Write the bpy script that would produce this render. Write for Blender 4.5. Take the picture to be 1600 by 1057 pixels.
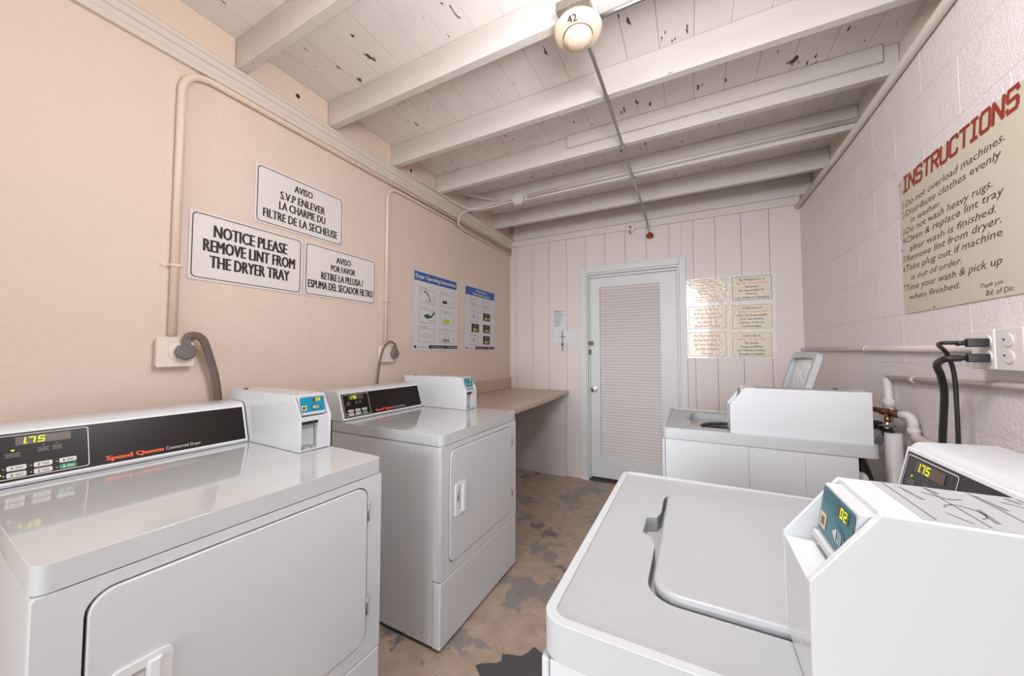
import bpy, bmesh, math, random
from math import sin, cos, pi, radians as rad
from mathutils import Vector, Matrix
from mathutils.geometry import tessellate_polygon
random.seed(7)
C = bpy.context.scene.collection
scn = bpy.context.scene
for o in list(bpy.data.objects): bpy.data.objects.remove(o)

# ------------------------------------------------------------ camera, world, lights, exposure
cam_d = bpy.data.cameras.new('camera'); cam_d.sensor_width = 36.0; cam_d.lens = 549.2/1600*36
cam_d.clip_start = 0.02
cam = bpy.data.objects.new('camera', cam_d); C.objects.link(cam)
cam.location = (0, 0, 1.26); cam.rotation_euler = (rad(90+2.334), 0, rad(27.133))
scn.camera = cam
scn.view_settings.view_transform = 'Standard'; scn.view_settings.look = 'None'
scn.view_settings.gamma = 1; scn.view_settings.use_curve_mapping = False
scn.view_settings.exposure = 0.27
w = bpy.data.worlds.new('sky'); scn.world = w; w.use_nodes = True
bg = w.node_tree.nodes['Background']; bg.inputs['Color'].default_value = (0.88, 0.94, 1.0, 1); bg.inputs['Strength'].default_value = 0.75

def area_light(name, loc, rot, sx, sy, power, col):
    l = bpy.data.lights.new(name, 'AREA'); l.shape = 'RECTANGLE'; l.size = sx; l.size_y = sy; l.energy = power; l.color = col
    o = bpy.data.objects.new(name, l); C.objects.link(o); o.location = loc; o.rotation_euler = rot; return o
def point_light(name, loc, r, power, col):
    l = bpy.data.lights.new(name, 'POINT'); l.shadow_soft_size = r; l.energy = power; l.color = col
    o = bpy.data.objects.new(name, l); C.objects.link(o); o.location = loc; return o
# daylight through the wide doorway behind the camera
area_light('doorway_daylight', (-1.5, -12, 2.6), (rad(88), 0, 0), 9, 5, 1150, (0.93, 0.965, 1.01))
sl = bpy.data.lights.new('sun', 'SUN'); sl.energy = 2.5; sl.angle = rad(1); sl.color = (1.0, 0.96, 0.90)   # sun added behind the building so the paving outside bounces light in
so = bpy.data.objects.new('sun', sl); C.objects.link(so); so.rotation_euler = (rad(-32), rad(12), 0)
# unseen warm bulb added under the joists overhead
point_light('added_bulb_light', (-0.95, 0.15, 2.34), 0.08, 2.2, (1.0, 0.80, 0.60))
point_light('added_globe_light', (-0.08, 0.68, 2.16), 0.15, 36, (0.965, 0.985, 1.03))  # unseen globe lamp added to brighten the deeper part of the room

# ------------------------------------------------------------ materials
def mat(name, col, rough=0.5, metal=0.0, bump=None, coat=0.0, var=0.0, spec=0.5, emit=None, alpha=None, varscale=6.0):
    m = bpy.data.materials.new(name); m.use_nodes = True; nt = m.node_tree; b = nt.nodes['Principled BSDF']
    b.inputs['Base Color'].default_value = (*col, 1); b.inputs['Roughness'].default_value = rough
    b.inputs['Metallic'].default_value = metal; b.inputs['Coat Weight'].default_value = coat
    b.inputs['Coat Roughness'].default_value = 0.05
    b.inputs['Specular IOR Level'].default_value = spec
    if emit: b.inputs['Emission Color'].default_value = (*emit[:3], 1); b.inputs['Emission Strength'].default_value = emit[3]
    tc = nt.nodes.new('ShaderNodeTexCoord')
    if var:
        n = nt.nodes.new('ShaderNodeTexNoise'); n.inputs['Scale'].default_value = varscale; n.inputs['Detail'].default_value = 6
        nt.links.new(tc.outputs['Object'], n.inputs['Vector'])
        mx = nt.nodes.new('ShaderNodeMix'); mx.data_type = 'RGBA'
        mx.inputs[6].default_value = (*[c*(1-var) for c in col], 1); mx.inputs[7].default_value = (*[min(1, c*(1+var)) for c in col], 1)
        nt.links.new(n.outputs['Fac'], mx.inputs[0]); nt.links.new(mx.outputs[2], b.inputs['Base Color'])
    if bump:
        prev = None
        for (sc, st, dist) in bump:
            n = nt.nodes.new('ShaderNodeTexNoise'); n.inputs['Scale'].default_value = sc; n.inputs['Detail'].default_value = 4
            nt.links.new(tc.outputs['Object'], n.inputs['Vector'])
            bp = nt.nodes.new('ShaderNodeBump'); bp.inputs['Strength'].default_value = st; bp.inputs['Distance'].default_value = dist
            nt.links.new(n.outputs['Fac'], bp.inputs['Height'])
            if prev: nt.links.new(prev.outputs['Normal'], bp.inputs['Normal'])
            prev = bp
        nt.links.new(prev.outputs['Normal'], b.inputs['Normal'])
    return m

def srgb(r, g, b):
    f = lambda c: (c/255/12.92 if c/255 <= 0.04045 else ((c/255+0.055)/1.055)**2.4)
    return (f(r), f(g), f(b))

M = {}
M['left'] = mat('peach_painted_stucco', srgb(222, 202, 187), 0.55, bump=[(8, .35, .02), (60, .35, .005), (220, .4, .002)], var=.035, varscale=2.5)
M['right'] = mat('mauve_painted_block', srgb(235, 225, 223), 0.36, bump=[(12, .18, .015), (70, .45, .005), (200, .9, .003)], var=.03, varscale=3)
M['board'] = mat('pink_white_panelling', srgb(226, 215, 211), 0.5, bump=[(40, .15, .002)], var=.03, varscale=3)
M['groove'] = mat('panelling_groove_backing', srgb(200, 184, 178), 0.8)
M['doorw'] = mat('white_door_paint', srgb(220, 219, 220), 0.42, bump=[(50, .1, .001)], var=.02, varscale=5)
M['slat'] = mat('louver_paint', srgb(222, 214, 212), 0.5)
M['trimw'] = mat('greyish_white_trim_paint', srgb(222, 213, 204), 0.5, bump=[(60, .25, .002)], var=.05, varscale=9)
M['lefttrim'] = mat('grey_cream_trim_paint', srgb(216, 204, 192), 0.5, bump=[(60, .25, .002)], var=.05, varscale=9)
M['cream'] = mat('cream_conduit_paint', srgb(226, 206, 188), 0.42)
M['mauvepipe'] = mat('mauve_pipe_paint', srgb(214, 198, 192), 0.4)
M['white'] = mat('white_enamel', srgb(217, 219, 222), 0.30, coat=.35, bump=[(420, .05, .0004)])
M['lid'] = mat('white_enamel_worktop', srgb(206, 208, 209), 0.10, coat=.6, bump=[(300, .03, .0004)])
M['lidmatte'] = mat('white_textured_enamel_worktop', srgb(176, 177, 179), 0.42, coat=.1, bump=[(500, .08, .0004)])
M['bead'] = mat('white_worktop_edge', srgb(200, 202, 204), 0.36, coat=.2)
M['plastic'] = mat('white_plastic', srgb(232, 232, 234), 0.35)
M['grip'] = mat('pale_grey_plastic', srgb(205, 206, 208), 0.35)
M['gap'] = mat('dark_gap', srgb(70, 70, 70), 0.8)
M['black'] = mat('black_rubber', srgb(28, 27, 28), 0.5)
M['panel'] = mat('black_console_film', srgb(24, 14, 12), 0.3, spec=.3)
M['panelgrey'] = mat('charcoal_console_film', srgb(40, 38, 44), 0.28)
M['line'] = mat('white_print', srgb(220, 215, 212), 0.5)
M['disp'] = mat('dim_display_window', srgb(92, 74, 62), 0.3)
M['led'] = mat('lit_display_segments', (0.6, 0.75, 0.0), 0.5, emit=(0.75, 0.92, 0.02, .75))
M['green'] = mat('green_button', srgb(20, 150, 105), 0.4)
M['button'] = mat('pale_button', srgb(225, 220, 215), 0.4)
M['orange'] = mat('orange_print', srgb(250, 98, 44), 0.5)
M['teal'] = mat('teal_reader_label', srgb(20, 140, 175), 0.3)
M['tealdark'] = mat('dark_teal_reader_label', srgb(44, 112, 122), 0.3)
M['sticker'] = mat('beige_sticker', srgb(220, 205, 175), 0.5)
M['chrome'] = mat('chrome', (.75, .75, .76), 0.12, metal=1)
M['steel'] = mat('brushed_steel', (.52, .52, .53), 0.35, metal=1)
M['galv'] = mat('galvanised_steel', (.42, .43, .43), 0.38, metal=1, var=.1, varscale=60)
M['brass'] = mat('aged_brass', srgb(150, 118, 78), 0.35, metal=1, var=.2, varscale=60)
M['red'] = mat('red_handle', srgb(190, 40, 35), 0.4)
M['rust'] = mat('rust_red_cap', srgb(150, 40, 22), 0.6, var=.3, varscale=80)
M['cord'] = mat('brown_grey_cord', srgb(112, 96, 88), 0.5)
M['cordblack'] = mat('black_cord', srgb(38, 35, 36), 0.4)
M['plug'] = mat('grey_plug', srgb(112, 106, 104), 0.55)
M['outlet'] = mat('cream_outlet_plate', srgb(228, 214, 202), 0.4)
M['outletw'] = mat('painted_white_outlet', srgb(228, 220, 216), 0.4)
M['sign'] = mat('white_sign_face', srgb(226, 218, 214), 0.4)
M['ink'] = mat('black_sign_ink', srgb(38, 30, 30), 0.5)
M['poster'] = mat('poster_paper', srgb(216, 212, 214), 0.4)
M['blue'] = mat('blue_poster_header', srgb(38, 92, 150), 0.45)
M['blue2'] = mat('royal_blue_poster_header', srgb(44, 92, 165), 0.45)
M['greyline'] = mat('grey_poster_line', srgb(130, 126, 126), 0.5)
M['lime'] = mat('lime_poster_print', srgb(190, 195, 60), 0.5)
M['darkgreen'] = mat('dark_green_poster_print', srgb(40, 80, 62), 0.5)
M['lam'] = mat('laminated_sheet', srgb(230, 224, 216), 0.12, coat=.8, bump=[(38, .5, .006), (90, .3, .002)])
M['card'] = mat('cream_printed_card', srgb(228, 216, 196), 0.14, coat=.6, bump=[(38, .5, .006), (90, .3, .002)])
M['cardline'] = mat('card_border', srgb(185, 155, 125), 0.5)
M['cardorange'] = mat('card_orange_text', srgb(226, 160, 112), 0.5)
M['cardteal'] = mat('card_teal_text', srgb(84, 110, 108), 0.5)
M['board_sign'] = mat('beige_hand_painted_board', srgb(206, 196, 178), 0.42)
M['brick_red'] = mat('brick_red_paint', srgb(150, 52, 36), 0.5)
M['brownink'] = mat('brown_hand_lettering', srgb(84, 66, 54), 0.5)
M['counter'] = mat('beige_laminate_counter', srgb(196, 174, 154), 0.3, var=.06, varscale=45)
M['panelend'] = mat('scuffed_white_panel', srgb(218, 214, 212), 0.5, var=.12, varscale=7)
M['detector'] = mat('cream_detector_plastic', srgb(228, 208, 184), 0.4)
M['metalbox'] = mat('speckled_grey_metal_box', srgb(122, 114, 104), 0.5, metal=.3, var=.35, varscale=120)
M['tub'] = mat('grey_tub', srgb(120, 122, 124), 0.3, metal=.5)
M['underlid'] = mat('lid_underside', srgb(205, 207, 208), 0.15, metal=.3, bump=[(16, .6, .02)])
M['paper'] = mat('white_paper', srgb(222, 224, 230), 0.6)
M['hose'] = mat('translucent_grey_hose', srgb(190, 192, 192), 0.25)
M['pvc'] = mat('white_pvc', srgb(222, 214, 214), 0.4)

# chipped white paint on the deck boards: small dark flakes running with the grain
def chipped(name, col, thr, sx, sy, sz, chipcol=srgb(78, 52, 36)):
    m = mat(name, col, 0.5, bump=[(30, .2, .003)]); nt = m.node_tree; b = nt.nodes['Principled BSDF']
    tc = nt.nodes.new('ShaderNodeTexCoord')
    g = nt.nodes.new('ShaderNodeNewGeometry')
    mp = nt.nodes.new('ShaderNodeMapping'); mp.inputs['Scale'].default_value = (sx, sy, sz)
    nt.links.new(g.outputs['Position'], mp.inputs['Vector'])
    n = nt.nodes.new('ShaderNodeTexNoise'); n.inputs['Scale'].default_value = 1; n.inputs['Detail'].default_value = 2.5; n.inputs['Roughness'].default_value = .6
    nt.links.new(mp.outputs[0], n.inputs['Vector'])
    n2 = nt.nodes.new('ShaderNodeTexNoise'); n2.inputs['Scale'].default_value = 2.2; nt.links.new(g.outputs['Position'], n2.inputs['Vector'])
    a = nt.nodes.new('ShaderNodeMath'); a.operation = 'MULTIPLY_ADD'; nt.links.new(n2.outputs['Fac'], a.inputs[0]); a.inputs[1].default_value = .16
    nt.links.new(n.outputs['Fac'], a.inputs[2])
    r = nt.nodes.new('ShaderNodeMapRange'); nt.links.new(a.outputs[0], r.inputs[0]); r.inputs[1].default_value = thr; r.inputs[2].default_value = thr+.02
    mx = nt.nodes.new('ShaderNodeMix'); mx.data_type = 'RGBA'; nt.links.new(r.outputs[0], mx.inputs[0])
    n3 = nt.nodes.new('ShaderNodeTexNoise'); n3.inputs['Scale'].default_value = 5; nt.links.new(g.outputs['Position'], n3.inputs['Vector'])
    mc = nt.nodes.new('ShaderNodeMix'); mc.data_type = 'RGBA'; nt.links.new(n3.outputs['Fac'], mc.inputs[0])
    mc.inputs[6].default_value = (*[c*.93 for c in col], 1); mc.inputs[7].default_value = (*[min(1, c*1.06) for c in col], 1)
    nt.links.new(mc.outputs[2], mx.inputs[6]); mx.inputs[7].default_value = (*chipcol, 1)
    nt.links.new(mx.outputs[2], b.inputs['Base Color'])
    return m
M['deck'] = chipped('chipped_white_deck_paint', srgb(234, 226, 221), .77, 32, 8.5, 20)
M['joist'] = chipped('worn_white_joist_paint', srgb(214, 206, 200), .835, 9, 60, 50, srgb(120, 100, 84))

# worn floor paint
def floor_mat():
    m = bpy.data.materials.new('worn_painted_concrete'); m.use_nodes = True; nt = m.node_tree; b = nt.nodes['Principled BSDF']
    g = nt.nodes.new('ShaderNodeNewGeometry')
    def noise(sc, det, rough=.55, off=0):
        mp = nt.nodes.new('ShaderNodeMapping'); mp.inputs['Location'].default_value = (off, off*.7, 0); nt.links.new(g.outputs['Position'], mp.inputs['Vector'])
        n = nt.nodes.new('ShaderNodeTexNoise'); n.inputs['Scale'].default_value = sc; n.inputs['Detail'].default_value = det; n.inputs['Roughness'].default_value = rough
        nt.links.new(mp.outputs[0], n.inputs['Vector']); return n.outputs['Fac']
    def rng(s, a, c):
        r = nt.nodes.new('ShaderNodeMapRange'); nt.links.new(s, r.inputs[0]); r.inputs[1].default_value = a; r.inputs[2].default_value = c; return r.outputs[0]
    def mix(f, a, c):
        x = nt.nodes.new('ShaderNodeMix'); x.data_type = 'RGBA'; nt.links.new(f, x.inputs[0])
        for i, v in ((6, a), (7, c)):
            if isinstance(v, tuple): x.inputs[i].default_value = (*v, 1)
            else: nt.links.new(v, x.inputs[i])
        return x.outputs[2]
    base = mix(rng(noise(14, 8), .3, .7), srgb(172, 150, 131), srgb(196, 176, 157))
    base = mix(rng(noise(3.1, 9, .62, 3.3), .53, .56), base, srgb(152, 144, 138))
    base = mix(rng(noise(2.2, 9, .66, 11.7), .60, .615), base, srgb(124, 119, 118))
    base = mix(rng(noise(26, 6, .6, 5), .66, .69), base, srgb(108, 96, 88))
    nt.links.new(base, b.inputs['Base Color'])
    rr = nt.nodes.new('ShaderNodeMapRange'); nt.links.new(noise(7, 5, .6, 8), rr.inputs[0]); rr.inputs[3].default_value = .22; rr.inputs[4].default_value = .5
    nt.links.new(rr.outputs[0], b.inputs['Roughness'])
    bp = nt.nodes.new('ShaderNodeBump'); bp.inputs['Strength'].default_value = .25; bp.inputs['Distance'].default_value = .004
    nt.links.new(noise(22, 7), bp.inputs['Height']); nt.links.new(bp.outputs[0], b.inputs['Normal'])
    return m
M['floor'] = floor_mat()
M['patch'] = mat('bare_dark_grey_floor_paint', srgb(84, 82, 84), 0.45, bump=[(60, .3, .003)], var=.15, varscale=22)
M['ground'] = mat('pale_concrete_ground', srgb(206, 203, 198), 0.8, var=.05)

# ------------------------------------------------------------ mesh helpers
def link(name, me, m, parent=None, loc=None, rot=None):
    o = bpy.data.objects.new(name, me); C.objects.link(o)
    if m and not me.materials: me.materials.append(m)
    if parent: o.parent = parent
    if loc: o.location = loc
    if rot: o.rotation_euler = rot
    return o
def bevel(o, wd, seg=2, ang=35):
    if wd:
        b = o.modifiers.new('bevel', 'BEVEL'); b.width = wd; b.segments = seg; b.limit_method = 'ANGLE'; b.angle_limit = rad(ang)
        b.harden_normals = True
        for p in o.data.polygons: p.use_smooth = True
    return o
def mesh(name, v, f, m, parent=None, bv=0, seg=2, smooth=False, loc=None, rot=None):
    me = bpy.data.meshes.new(name); me.from_pydata([tuple(p) for p in v], [], f)
    bm = bmesh.new(); bm.from_mesh(me); bmesh.ops.recalc_face_normals(bm, faces=bm.faces); bm.to_mesh(me); bm.free()
    o = link(name, me, m, parent, loc, rot)
    if smooth:
        for p in me.polygons: p.use_smooth = True
    return bevel(o, bv, seg)
BF = [(0, 1, 3, 2), (4, 6, 7, 5), (0, 4, 5, 1), (2, 3, 7, 6), (0, 2, 6, 4), (1, 5, 7, 3)]
def box(name, x, y, z, m, parent=None, bv=0, seg=2, **k):
    v = [(a, b, c) for a in x for b in y for c in z]
    return mesh(name, v, BF, m, parent, bv, seg, **k)
def boxes(name, lst, m, parent=None, bv=0, **k):
    v, f = [], []
    for x, y, z in lst:
        n = len(v); v += [(a, b, c) for a in x for b in y for c in z]; f += [tuple(i+n for i in q) for q in BF]
    return mesh(name, v, f, m, parent, bv, **k)
def prism(name, pts, ax, a, b, m, parent=None, bv=0, seg=2, **k):
    """polygon pts in the plane across axis ax, extruded from a to b"""
    def P(p, t):
        return (t, p[0], p[1]) if ax == 0 else (p[0], t, p[1]) if ax == 1 else (p[0], p[1], t)
    n = len(pts); v = [P(p, a) for p in pts]+[P(p, b) for p in pts]
    f = [tuple(range(n)), tuple(range(n, 2*n))]+[(i, (i+1) % n, n+(i+1) % n, n+i) for i in range(n)]
    return mesh(name, v, f, m, parent, bv, seg, **k)
def rrect(x0, x1, y0, y1, r, n=5):
    p = []
    for cx, cy, a in ((x1-r, y1-r, 0), (x0+r, y1-r, 90), (x0+r, y0+r, 180), (x1-r, y0+r, 270)):
        for i in range(n+1):
            t = rad(a+90*i/n); p.append((cx+r*cos(t), cy+r*sin(t)))
    return p
def plate(name, outer, holes, ax, a, b, m, parent=None, bv=0, **k):
    """flat plate with holes, between a and b along axis ax"""
    def P(p, t):
        return (t, p[0], p[1]) if ax == 0 else (p[0], t, p[1]) if ax == 1 else (p[0], p[1], t)
    loops = [outer]+holes; flat = [p for l in loops for p in l]
    tris = tessellate_polygon([[Vector((p[0], p[1], 0)) for p in l] for l in loops]); n = len(flat)
    v = [P(p, a) for p in flat]+[P(p, b) for p in flat]
    f = [tuple(t) for t in tris]+[tuple(i+n for i in t) for t in tris]; s = 0
    for l in loops:
        c = len(l); f += [(s+i, s+(i+1) % c, n+s+(i+1) % c, n+s+i) for i in range(c)]; s += c
    return mesh(name, v, f, m, parent, bv, **k)
def round_path(pts, r, n=7):
    pts = [Vector(p) for p in pts]
    if r <= 0: return pts
    out = [pts[0]]
    for i in range(1, len(pts)-1):
        a, p, c = pts[i-1], pts[i], pts[i+1]; u = (a-p); w_ = (c-p); d = min(r, u.length*.49, w_.length*.49)
        s, e = p+u.normalized()*d, p+w_.normalized()*d
        for k in range(n+1):
            t = k/n; out.append(s*(1-t)**2+p*2*t*(1-t)+e*t*t)
    out.append(pts[-1]); return out
def tube(name, pts, rad_, m, parent=None, fillet=0, seg=12, flat=1.0, **k):
    P = round_path(pts, fillet); v, f = [], []; up = None; n = len(P)
    for i, p in enumerate(P):
        t = (P[min(i+1, n-1)]-P[max(i-1, 0)]).normalized()
        if up is None:
            up = Vector((0, 0, 1)) if abs(t.z) < .9 else Vector((0, 1, 0))
        side = t.cross(up).normalized(); up = side.cross(t).normalized()
        for j in range(seg):
            a = 2*pi*j/seg; v.append(p+side*cos(a)*rad_*flat+up*sin(a)*rad_)
    for i in range(n-1):
        for j in range(seg): f.append((i*seg+j, i*seg+(j+1) % seg, (i+1)*seg+(j+1) % seg, (i+1)*seg+j))
    f.append(tuple(range(seg))); f.append(tuple(range((n-1)*seg, n*seg)))
    o = mesh(name, v, f, m, parent, **k)
    for p in o.data.polygons: p.use_smooth = len(p.vertices) == 4
    return o
def spline(pts, n=8):
    pts = [Vector(p) for p in pts]; q = [pts[0]]+pts+[pts[-1]]; out = []
    for i in range(1, len(q)-2):
        a, b, c, d = q[i-1:i+3]
        for k in range(n):
            t = k/n; out.append(.5*((2*b)+(c-a)*t+(2*a-5*b+4*c-d)*t*t+(3*b-a-3*c+d)*t**3))
    out.append(pts[-1]); return out
def lathe(name, prof, m, parent=None, loc=(0, 0, 0), rot=None, seg=28):
    """profile of (radius, height) turned about local Z"""
    v, f = [], []; n = len(prof)
    for r, z in prof:
        for j in range(seg): a = 2*pi*j/seg; v.append((r*cos(a), r*sin(a), z))
    for i in range(n-1):
        for j in range(seg): f.append((i*seg+j, i*seg+(j+1) % seg, (i+1)*seg+(j+1) % seg, (i+1)*seg+j))
    f.append(tuple(range(seg))); f.append(tuple(range((n-1)*seg, n*seg)))
    o = mesh(name, v, f, m, parent, loc=loc, rot=rot)
    for p in o.data.polygons: p.use_smooth = len(p.vertices) == 4
    md = o.modifiers.new('edges', 'EDGE_SPLIT'); md.split_angle = rad(40)
    return o
def thing(name, label, cat, loc=(0, 0, 0), rz=0, group=None):
    o = bpy.data.objects.new(name, None); C.objects.link(o); o.empty_display_size = .05
    o.location = loc; o.rotation_euler = (0, 0, rz); return tag(o, label, cat, group)
def tag(o, label=None, cat=None, group=None, kind=None):
    if label: o['label'] = label
    if cat: o['category'] = cat
    if group: o['group'] = group
    if kind: o['kind'] = kind
    return o
def struct(o): o['kind'] = 'structure'; return o

# ---- flat print: faces drawn in a local frame, X to the reader's right, Z up, facing -Y
def ff(name, polys, m, parent, y, loc=None, rot=None):
    v, f = [], []
    for i, p in enumerate(polys):
        n = len(v); v += [(a, y-(i % 9)*1.5e-5, b) for a, b in p]; f.append(tuple(range(n, n+len(p))))
    me = bpy.data.meshes.new(name); me.from_pydata(v, [], f)
    return link(name, me, m, parent, loc, rot)
def rect(x0, x1, z0, z1): return [(x0, z0), (x1, z0), (x1, z1), (x0, z1)]
def stroke(pts, wd, closed=False):
    out = []; n = len(pts)
    for i in range(n if closed else n-1):
        a, b = Vector(pts[i]), Vector(pts[(i+1) % n]); d = (b-a)
        if d.length < 1e-9: continue
        d.normalize(); q = Vector((-d.y, d.x))*wd/2; e = d*wd*.35
        out.append([tuple(a-q-e), tuple(b-q+e), tuple(b+q+e), tuple(a+q-e)])
    return out
def arc(cx, cy, rx, ry, a0, a1, n=12): return [(cx+rx*cos(rad(a0+(a1-a0)*i/n)), cy+ry*sin(rad(a0+(a1-a0)*i/n))) for i in range(n+1)]

_fc = bpy.data.curves.new('lettering', 'FONT')
_fo = bpy.data.objects.new('lettering', _fc); C.objects.link(_fo)
CAPH = 0.69
def text(lines, m, parent, y, name='lettering', shear=0.0, weight=0.0, loc=None, rot=None, jitter=0):
    """lines: (string, x0, x1, baseline z, cap height, slope) fitted to that box; x1 None keeps natural width * x0 align"""
    V, F = [], []
    for s, x0, x1, z, h, sl in lines:
        _fc.body = s; _fc.size = 1; _fc.offset = 0; _fc.shear = shear; _fc.resolution_u = 2
        bpy.context.view_layer.update()
        me = bpy.data.meshes.new_from_object(_fo.evaluated_get(bpy.context.evaluated_depsgraph_get()))
        if not me.vertices: continue
        xs = [v.co.x for v in me.vertices]; a, b = min(xs), max(xs)
        kx = (x1-x0)/(b-a); kz = h/CAPH
        sh = [0] if weight <= 0 else [-weight*h, 0, weight*h]      # heavier strokes by printing the line again a hair to each side
        for k, dx in enumerate(sh):
            n = len(V)
            for v in me.vertices:
                X = x0+(v.co.x-a)*kx
                V.append((X+dx, y-k*.00004, z+v.co.y*kz+(X-x0)*sl+(jitter*sin(X*170+z*900) if jitter else 0)))
            F += [tuple(i+n for i in p.vertices) for p in me.polygons]
        bpy.data.meshes.remove(me)
    me = bpy.data.meshes.new(name); me.from_pydata(V, [], F)
    return link(name, me, m, parent, loc, rot)

SEG = {'0': 'abcdef', '1': 'bc', '2': 'abged', '3': 'abgcd', '5': 'afgcd', '7': 'abc', 'L': 'fed', '4': 'fgbc'}
def digits(s, x, z, h, wd, gap, shear=.12):
    out = []; t = h*.14
    for ch in s:
        if ch == '.':
            out.append([(x-gap*.6, z), (x-gap*.6+t, z), (x-gap*.6+t, z+t), (x-gap*.6, z+t)]); continue
        D = dict(a=rect(x, x+wd, z+h-t, z+h), d=rect(x, x+wd, z, z+t), g=rect(x, x+wd, z+h/2-t/2, z+h/2+t/2),
                 f=rect(x, x+t, z+h/2, z+h), b=rect(x+wd-t, x+wd, z+h/2, z+h), e=rect(x, x+t, z, z+h/2), c=rect(x+wd-t, x+wd, z, z+h/2))
        for k in SEG[ch]: out.append([(a+(b-z)*shear, b) for a, b in D[k]])
        x += wd+gap
    return out

# ------------------------------------------------------------ room shell
XL, XR, YB = -1.813, .7815, 3.49
YF = -1.2; ZD = 2.67
fl = struct(box('floor', (XL-.15, XR+.2), (YF-.1, YB+.25), (-.1, 0), M['floor']))
# a bare patch where the tan coat has peeled off, a thin film with its own ragged edge
pp = []
for i in range(70):
    a = 2*pi*i/70; r = 1+.16*sin(3*a+1)+.10*sin(7*a+.4)+.07*sin(13*a+2)+random.uniform(-.05, .05); pp.append((-.48+.29*r*cos(a), 1.17+.22*r*sin(a)))
prism('peeled_patch', pp, 2, .0003, .0012, M['patch'], fl)
wl = struct(box('wall_left', (XL-.15, XL), (YF-.1, YB+.25), (0, ZD+.02), M['left']))
# right wall: painted concrete blocks
wr = struct(box('wall_right', (XR+.0016, XR+.16), (YF-.1, YB+.25), (0, 2.43), M['right']))
bw, bh = .40, .2025; shared = {}
for r in range(12):
    y = YF-.1-(bw/2 if r % 2 else 0)+.137
    while y < YB:
        a, b = max(y, YF-.1), min(y+bw, YB); key = round(b-a, 3)
        if key > .02:
            if key not in shared:
                o = box('block', (0, .012), (.0006, key-.0006), (.0006, bh-.0006), M['right'], wr, bv=.0014, seg=1); shared[key] = o
            else:
                o = shared[key].copy(); C.objects.link(o)
            o.location = (XR, a, r*bh)
        y += bw
struct(box('trim_1', (XR+.0, XR+.10), (YF-.1, YB+.1), (2.43, 2.445), M['trimw']))                      # wall plate on top of the block wall
fr = struct(box('trim_2', (.862, .885), (YF-.1, YB+.1), (2.445, ZD), M['trimw']))               # rim board behind the joist ends
# back wall
wb = struct(boxes('wall_back', [((XL, -.945), (YB+.012, YB+.10), (0, ZD)), ((-.09, .90), (YB+.012, YB+.10), (0, ZD)), ((-.945, -.09), (YB+.012, YB+.10), (2.055, ZD))], M['groove']))
gx = [-1.735, -1.538, -1.346, -1.151, -.951, -.754, -.559, -.367, -.171, .025, .194, .384, .578, XR+.02]
prev = XL
for g in gx:
    lo = 0.0 if (g <= -.96 or prev >= -.10) else 2.10
    a, b = prev+.0009, g-.0009
    if prev < -.99 and g > -.99 and g < -.9: # board cut around the casing
        box('panel_board', (a, -.98), (YB, YB+.014), (0, 2.47), M['board'], wb, bv=.0018, seg=1)
        box('panel_board', (-.98, b), (YB, YB+.014), (2.09, 2.47), M['board'], wb, bv=.0018, seg=1)
    elif prev < -.07 and g > -.07:
        box('panel_board', (a, -.07), (YB, YB+.014), (2.10, 2.47), M['board'], wb, bv=.0018, seg=1)
        box('panel_board', (-.07, b), (YB, YB+.014), (0, 2.47), M['board'], wb, bv=.0018, seg=1)
    else:
        box('panel_board', (a, b), (YB, YB+.014), (lo, 2.47), M['board'], wb, bv=.0018, seg=1)
    prev = g
struct(boxes('trim_3', [((XL+.002, XR-.002), (YB-.018, YB), (2.437, 2.502))], M['trimw'], bv=.003))
struct(box('trim_4', (XL+.05, .86), (YB-.012, YB+.02), (2.506, ZD), M['joist'], bv=.003))
# front wall behind the camera with the wide open doorway
struct(boxes('wall_front', [((XL-.15, -1.45), (YF-.12, YF), (0, ZD)), ((.30, .95), (YF-.12, YF), (0, ZD)), ((-1.45, .30), (YF-.12, YF), (2.45, ZD))], M['left']))
struct(box('bounce_paving', (-9, 9), (-12, YF-.1), (-.12, -.02), M['ground']))                           # unseen paving outside, kept pale to bounce sunlight up inside
# ceiling: deck planks and joists
ce = struct(box('ceiling', (XL-.15, .95), (YF-.12, YB+.25), (ZD+.02, ZD+.08), M['deck']))
x = XL
while x < .885:
    e = min(x+.142, .89); box('plank', (x+.0004, e-.0004), (YF-.1, YB+.01), (ZD, ZD+.0195), M['deck'], ce, bv=.0012, seg=1); x += .142
for k, yf in enumerate([3.125, 2.657, 2.213, 1.754, 1.284, .834, .375, -.083, -.54, -1.0]):
    box('joist', (XL+.001, .861), (yf-.041, yf), (2.53, ZD-.0005), M['joist'], ce, bv=.004, seg=2)
for yf in (3.125, 2.657, 2.213, 1.754, 1.284, .834, .375):                                      # cream blocking over the left wall
    box('blocking', (XL+.0005, XL+.012), (yf-.457, yf-.043), (2.532, ZD-.001), M['cream'], ce)
box('sister_board', (-.70, .80), (2.150, 2.171), (2.590, 2.668), M['joist'], ce, bv=.003)
box('block_end', (.835, .861), (2.225, 2.30), (2.46, 2.65), M['joist'], ce, bv=.003)
# left ledger trim, stepped
struct(prism('trim_6', [(XL+.0005, 2.425), (XL+.018, 2.425), (XL+.018, 2.446), (XL+.022, 2.450), (XL+.022, 2.472), (XL+.030, 2.476), (XL+.030, 2.500), (XL+.038, 2.505), (XL+.038, 2.519), (XL+.030, 2.528), (XL+.0005, 2.528)], 1, YF, YB-.019, M['lefttrim']))
for (yy, zz, rr) in ((1.072, 2.592, .011), (1.90, 2.585, .011)):
    lathe('knot_hole', [(rr, 0), (rr, .0015)], M['black'], wl, loc=(XL+.0123, yy, zz), rot=(0, rad(90), 0), seg=14)

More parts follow.
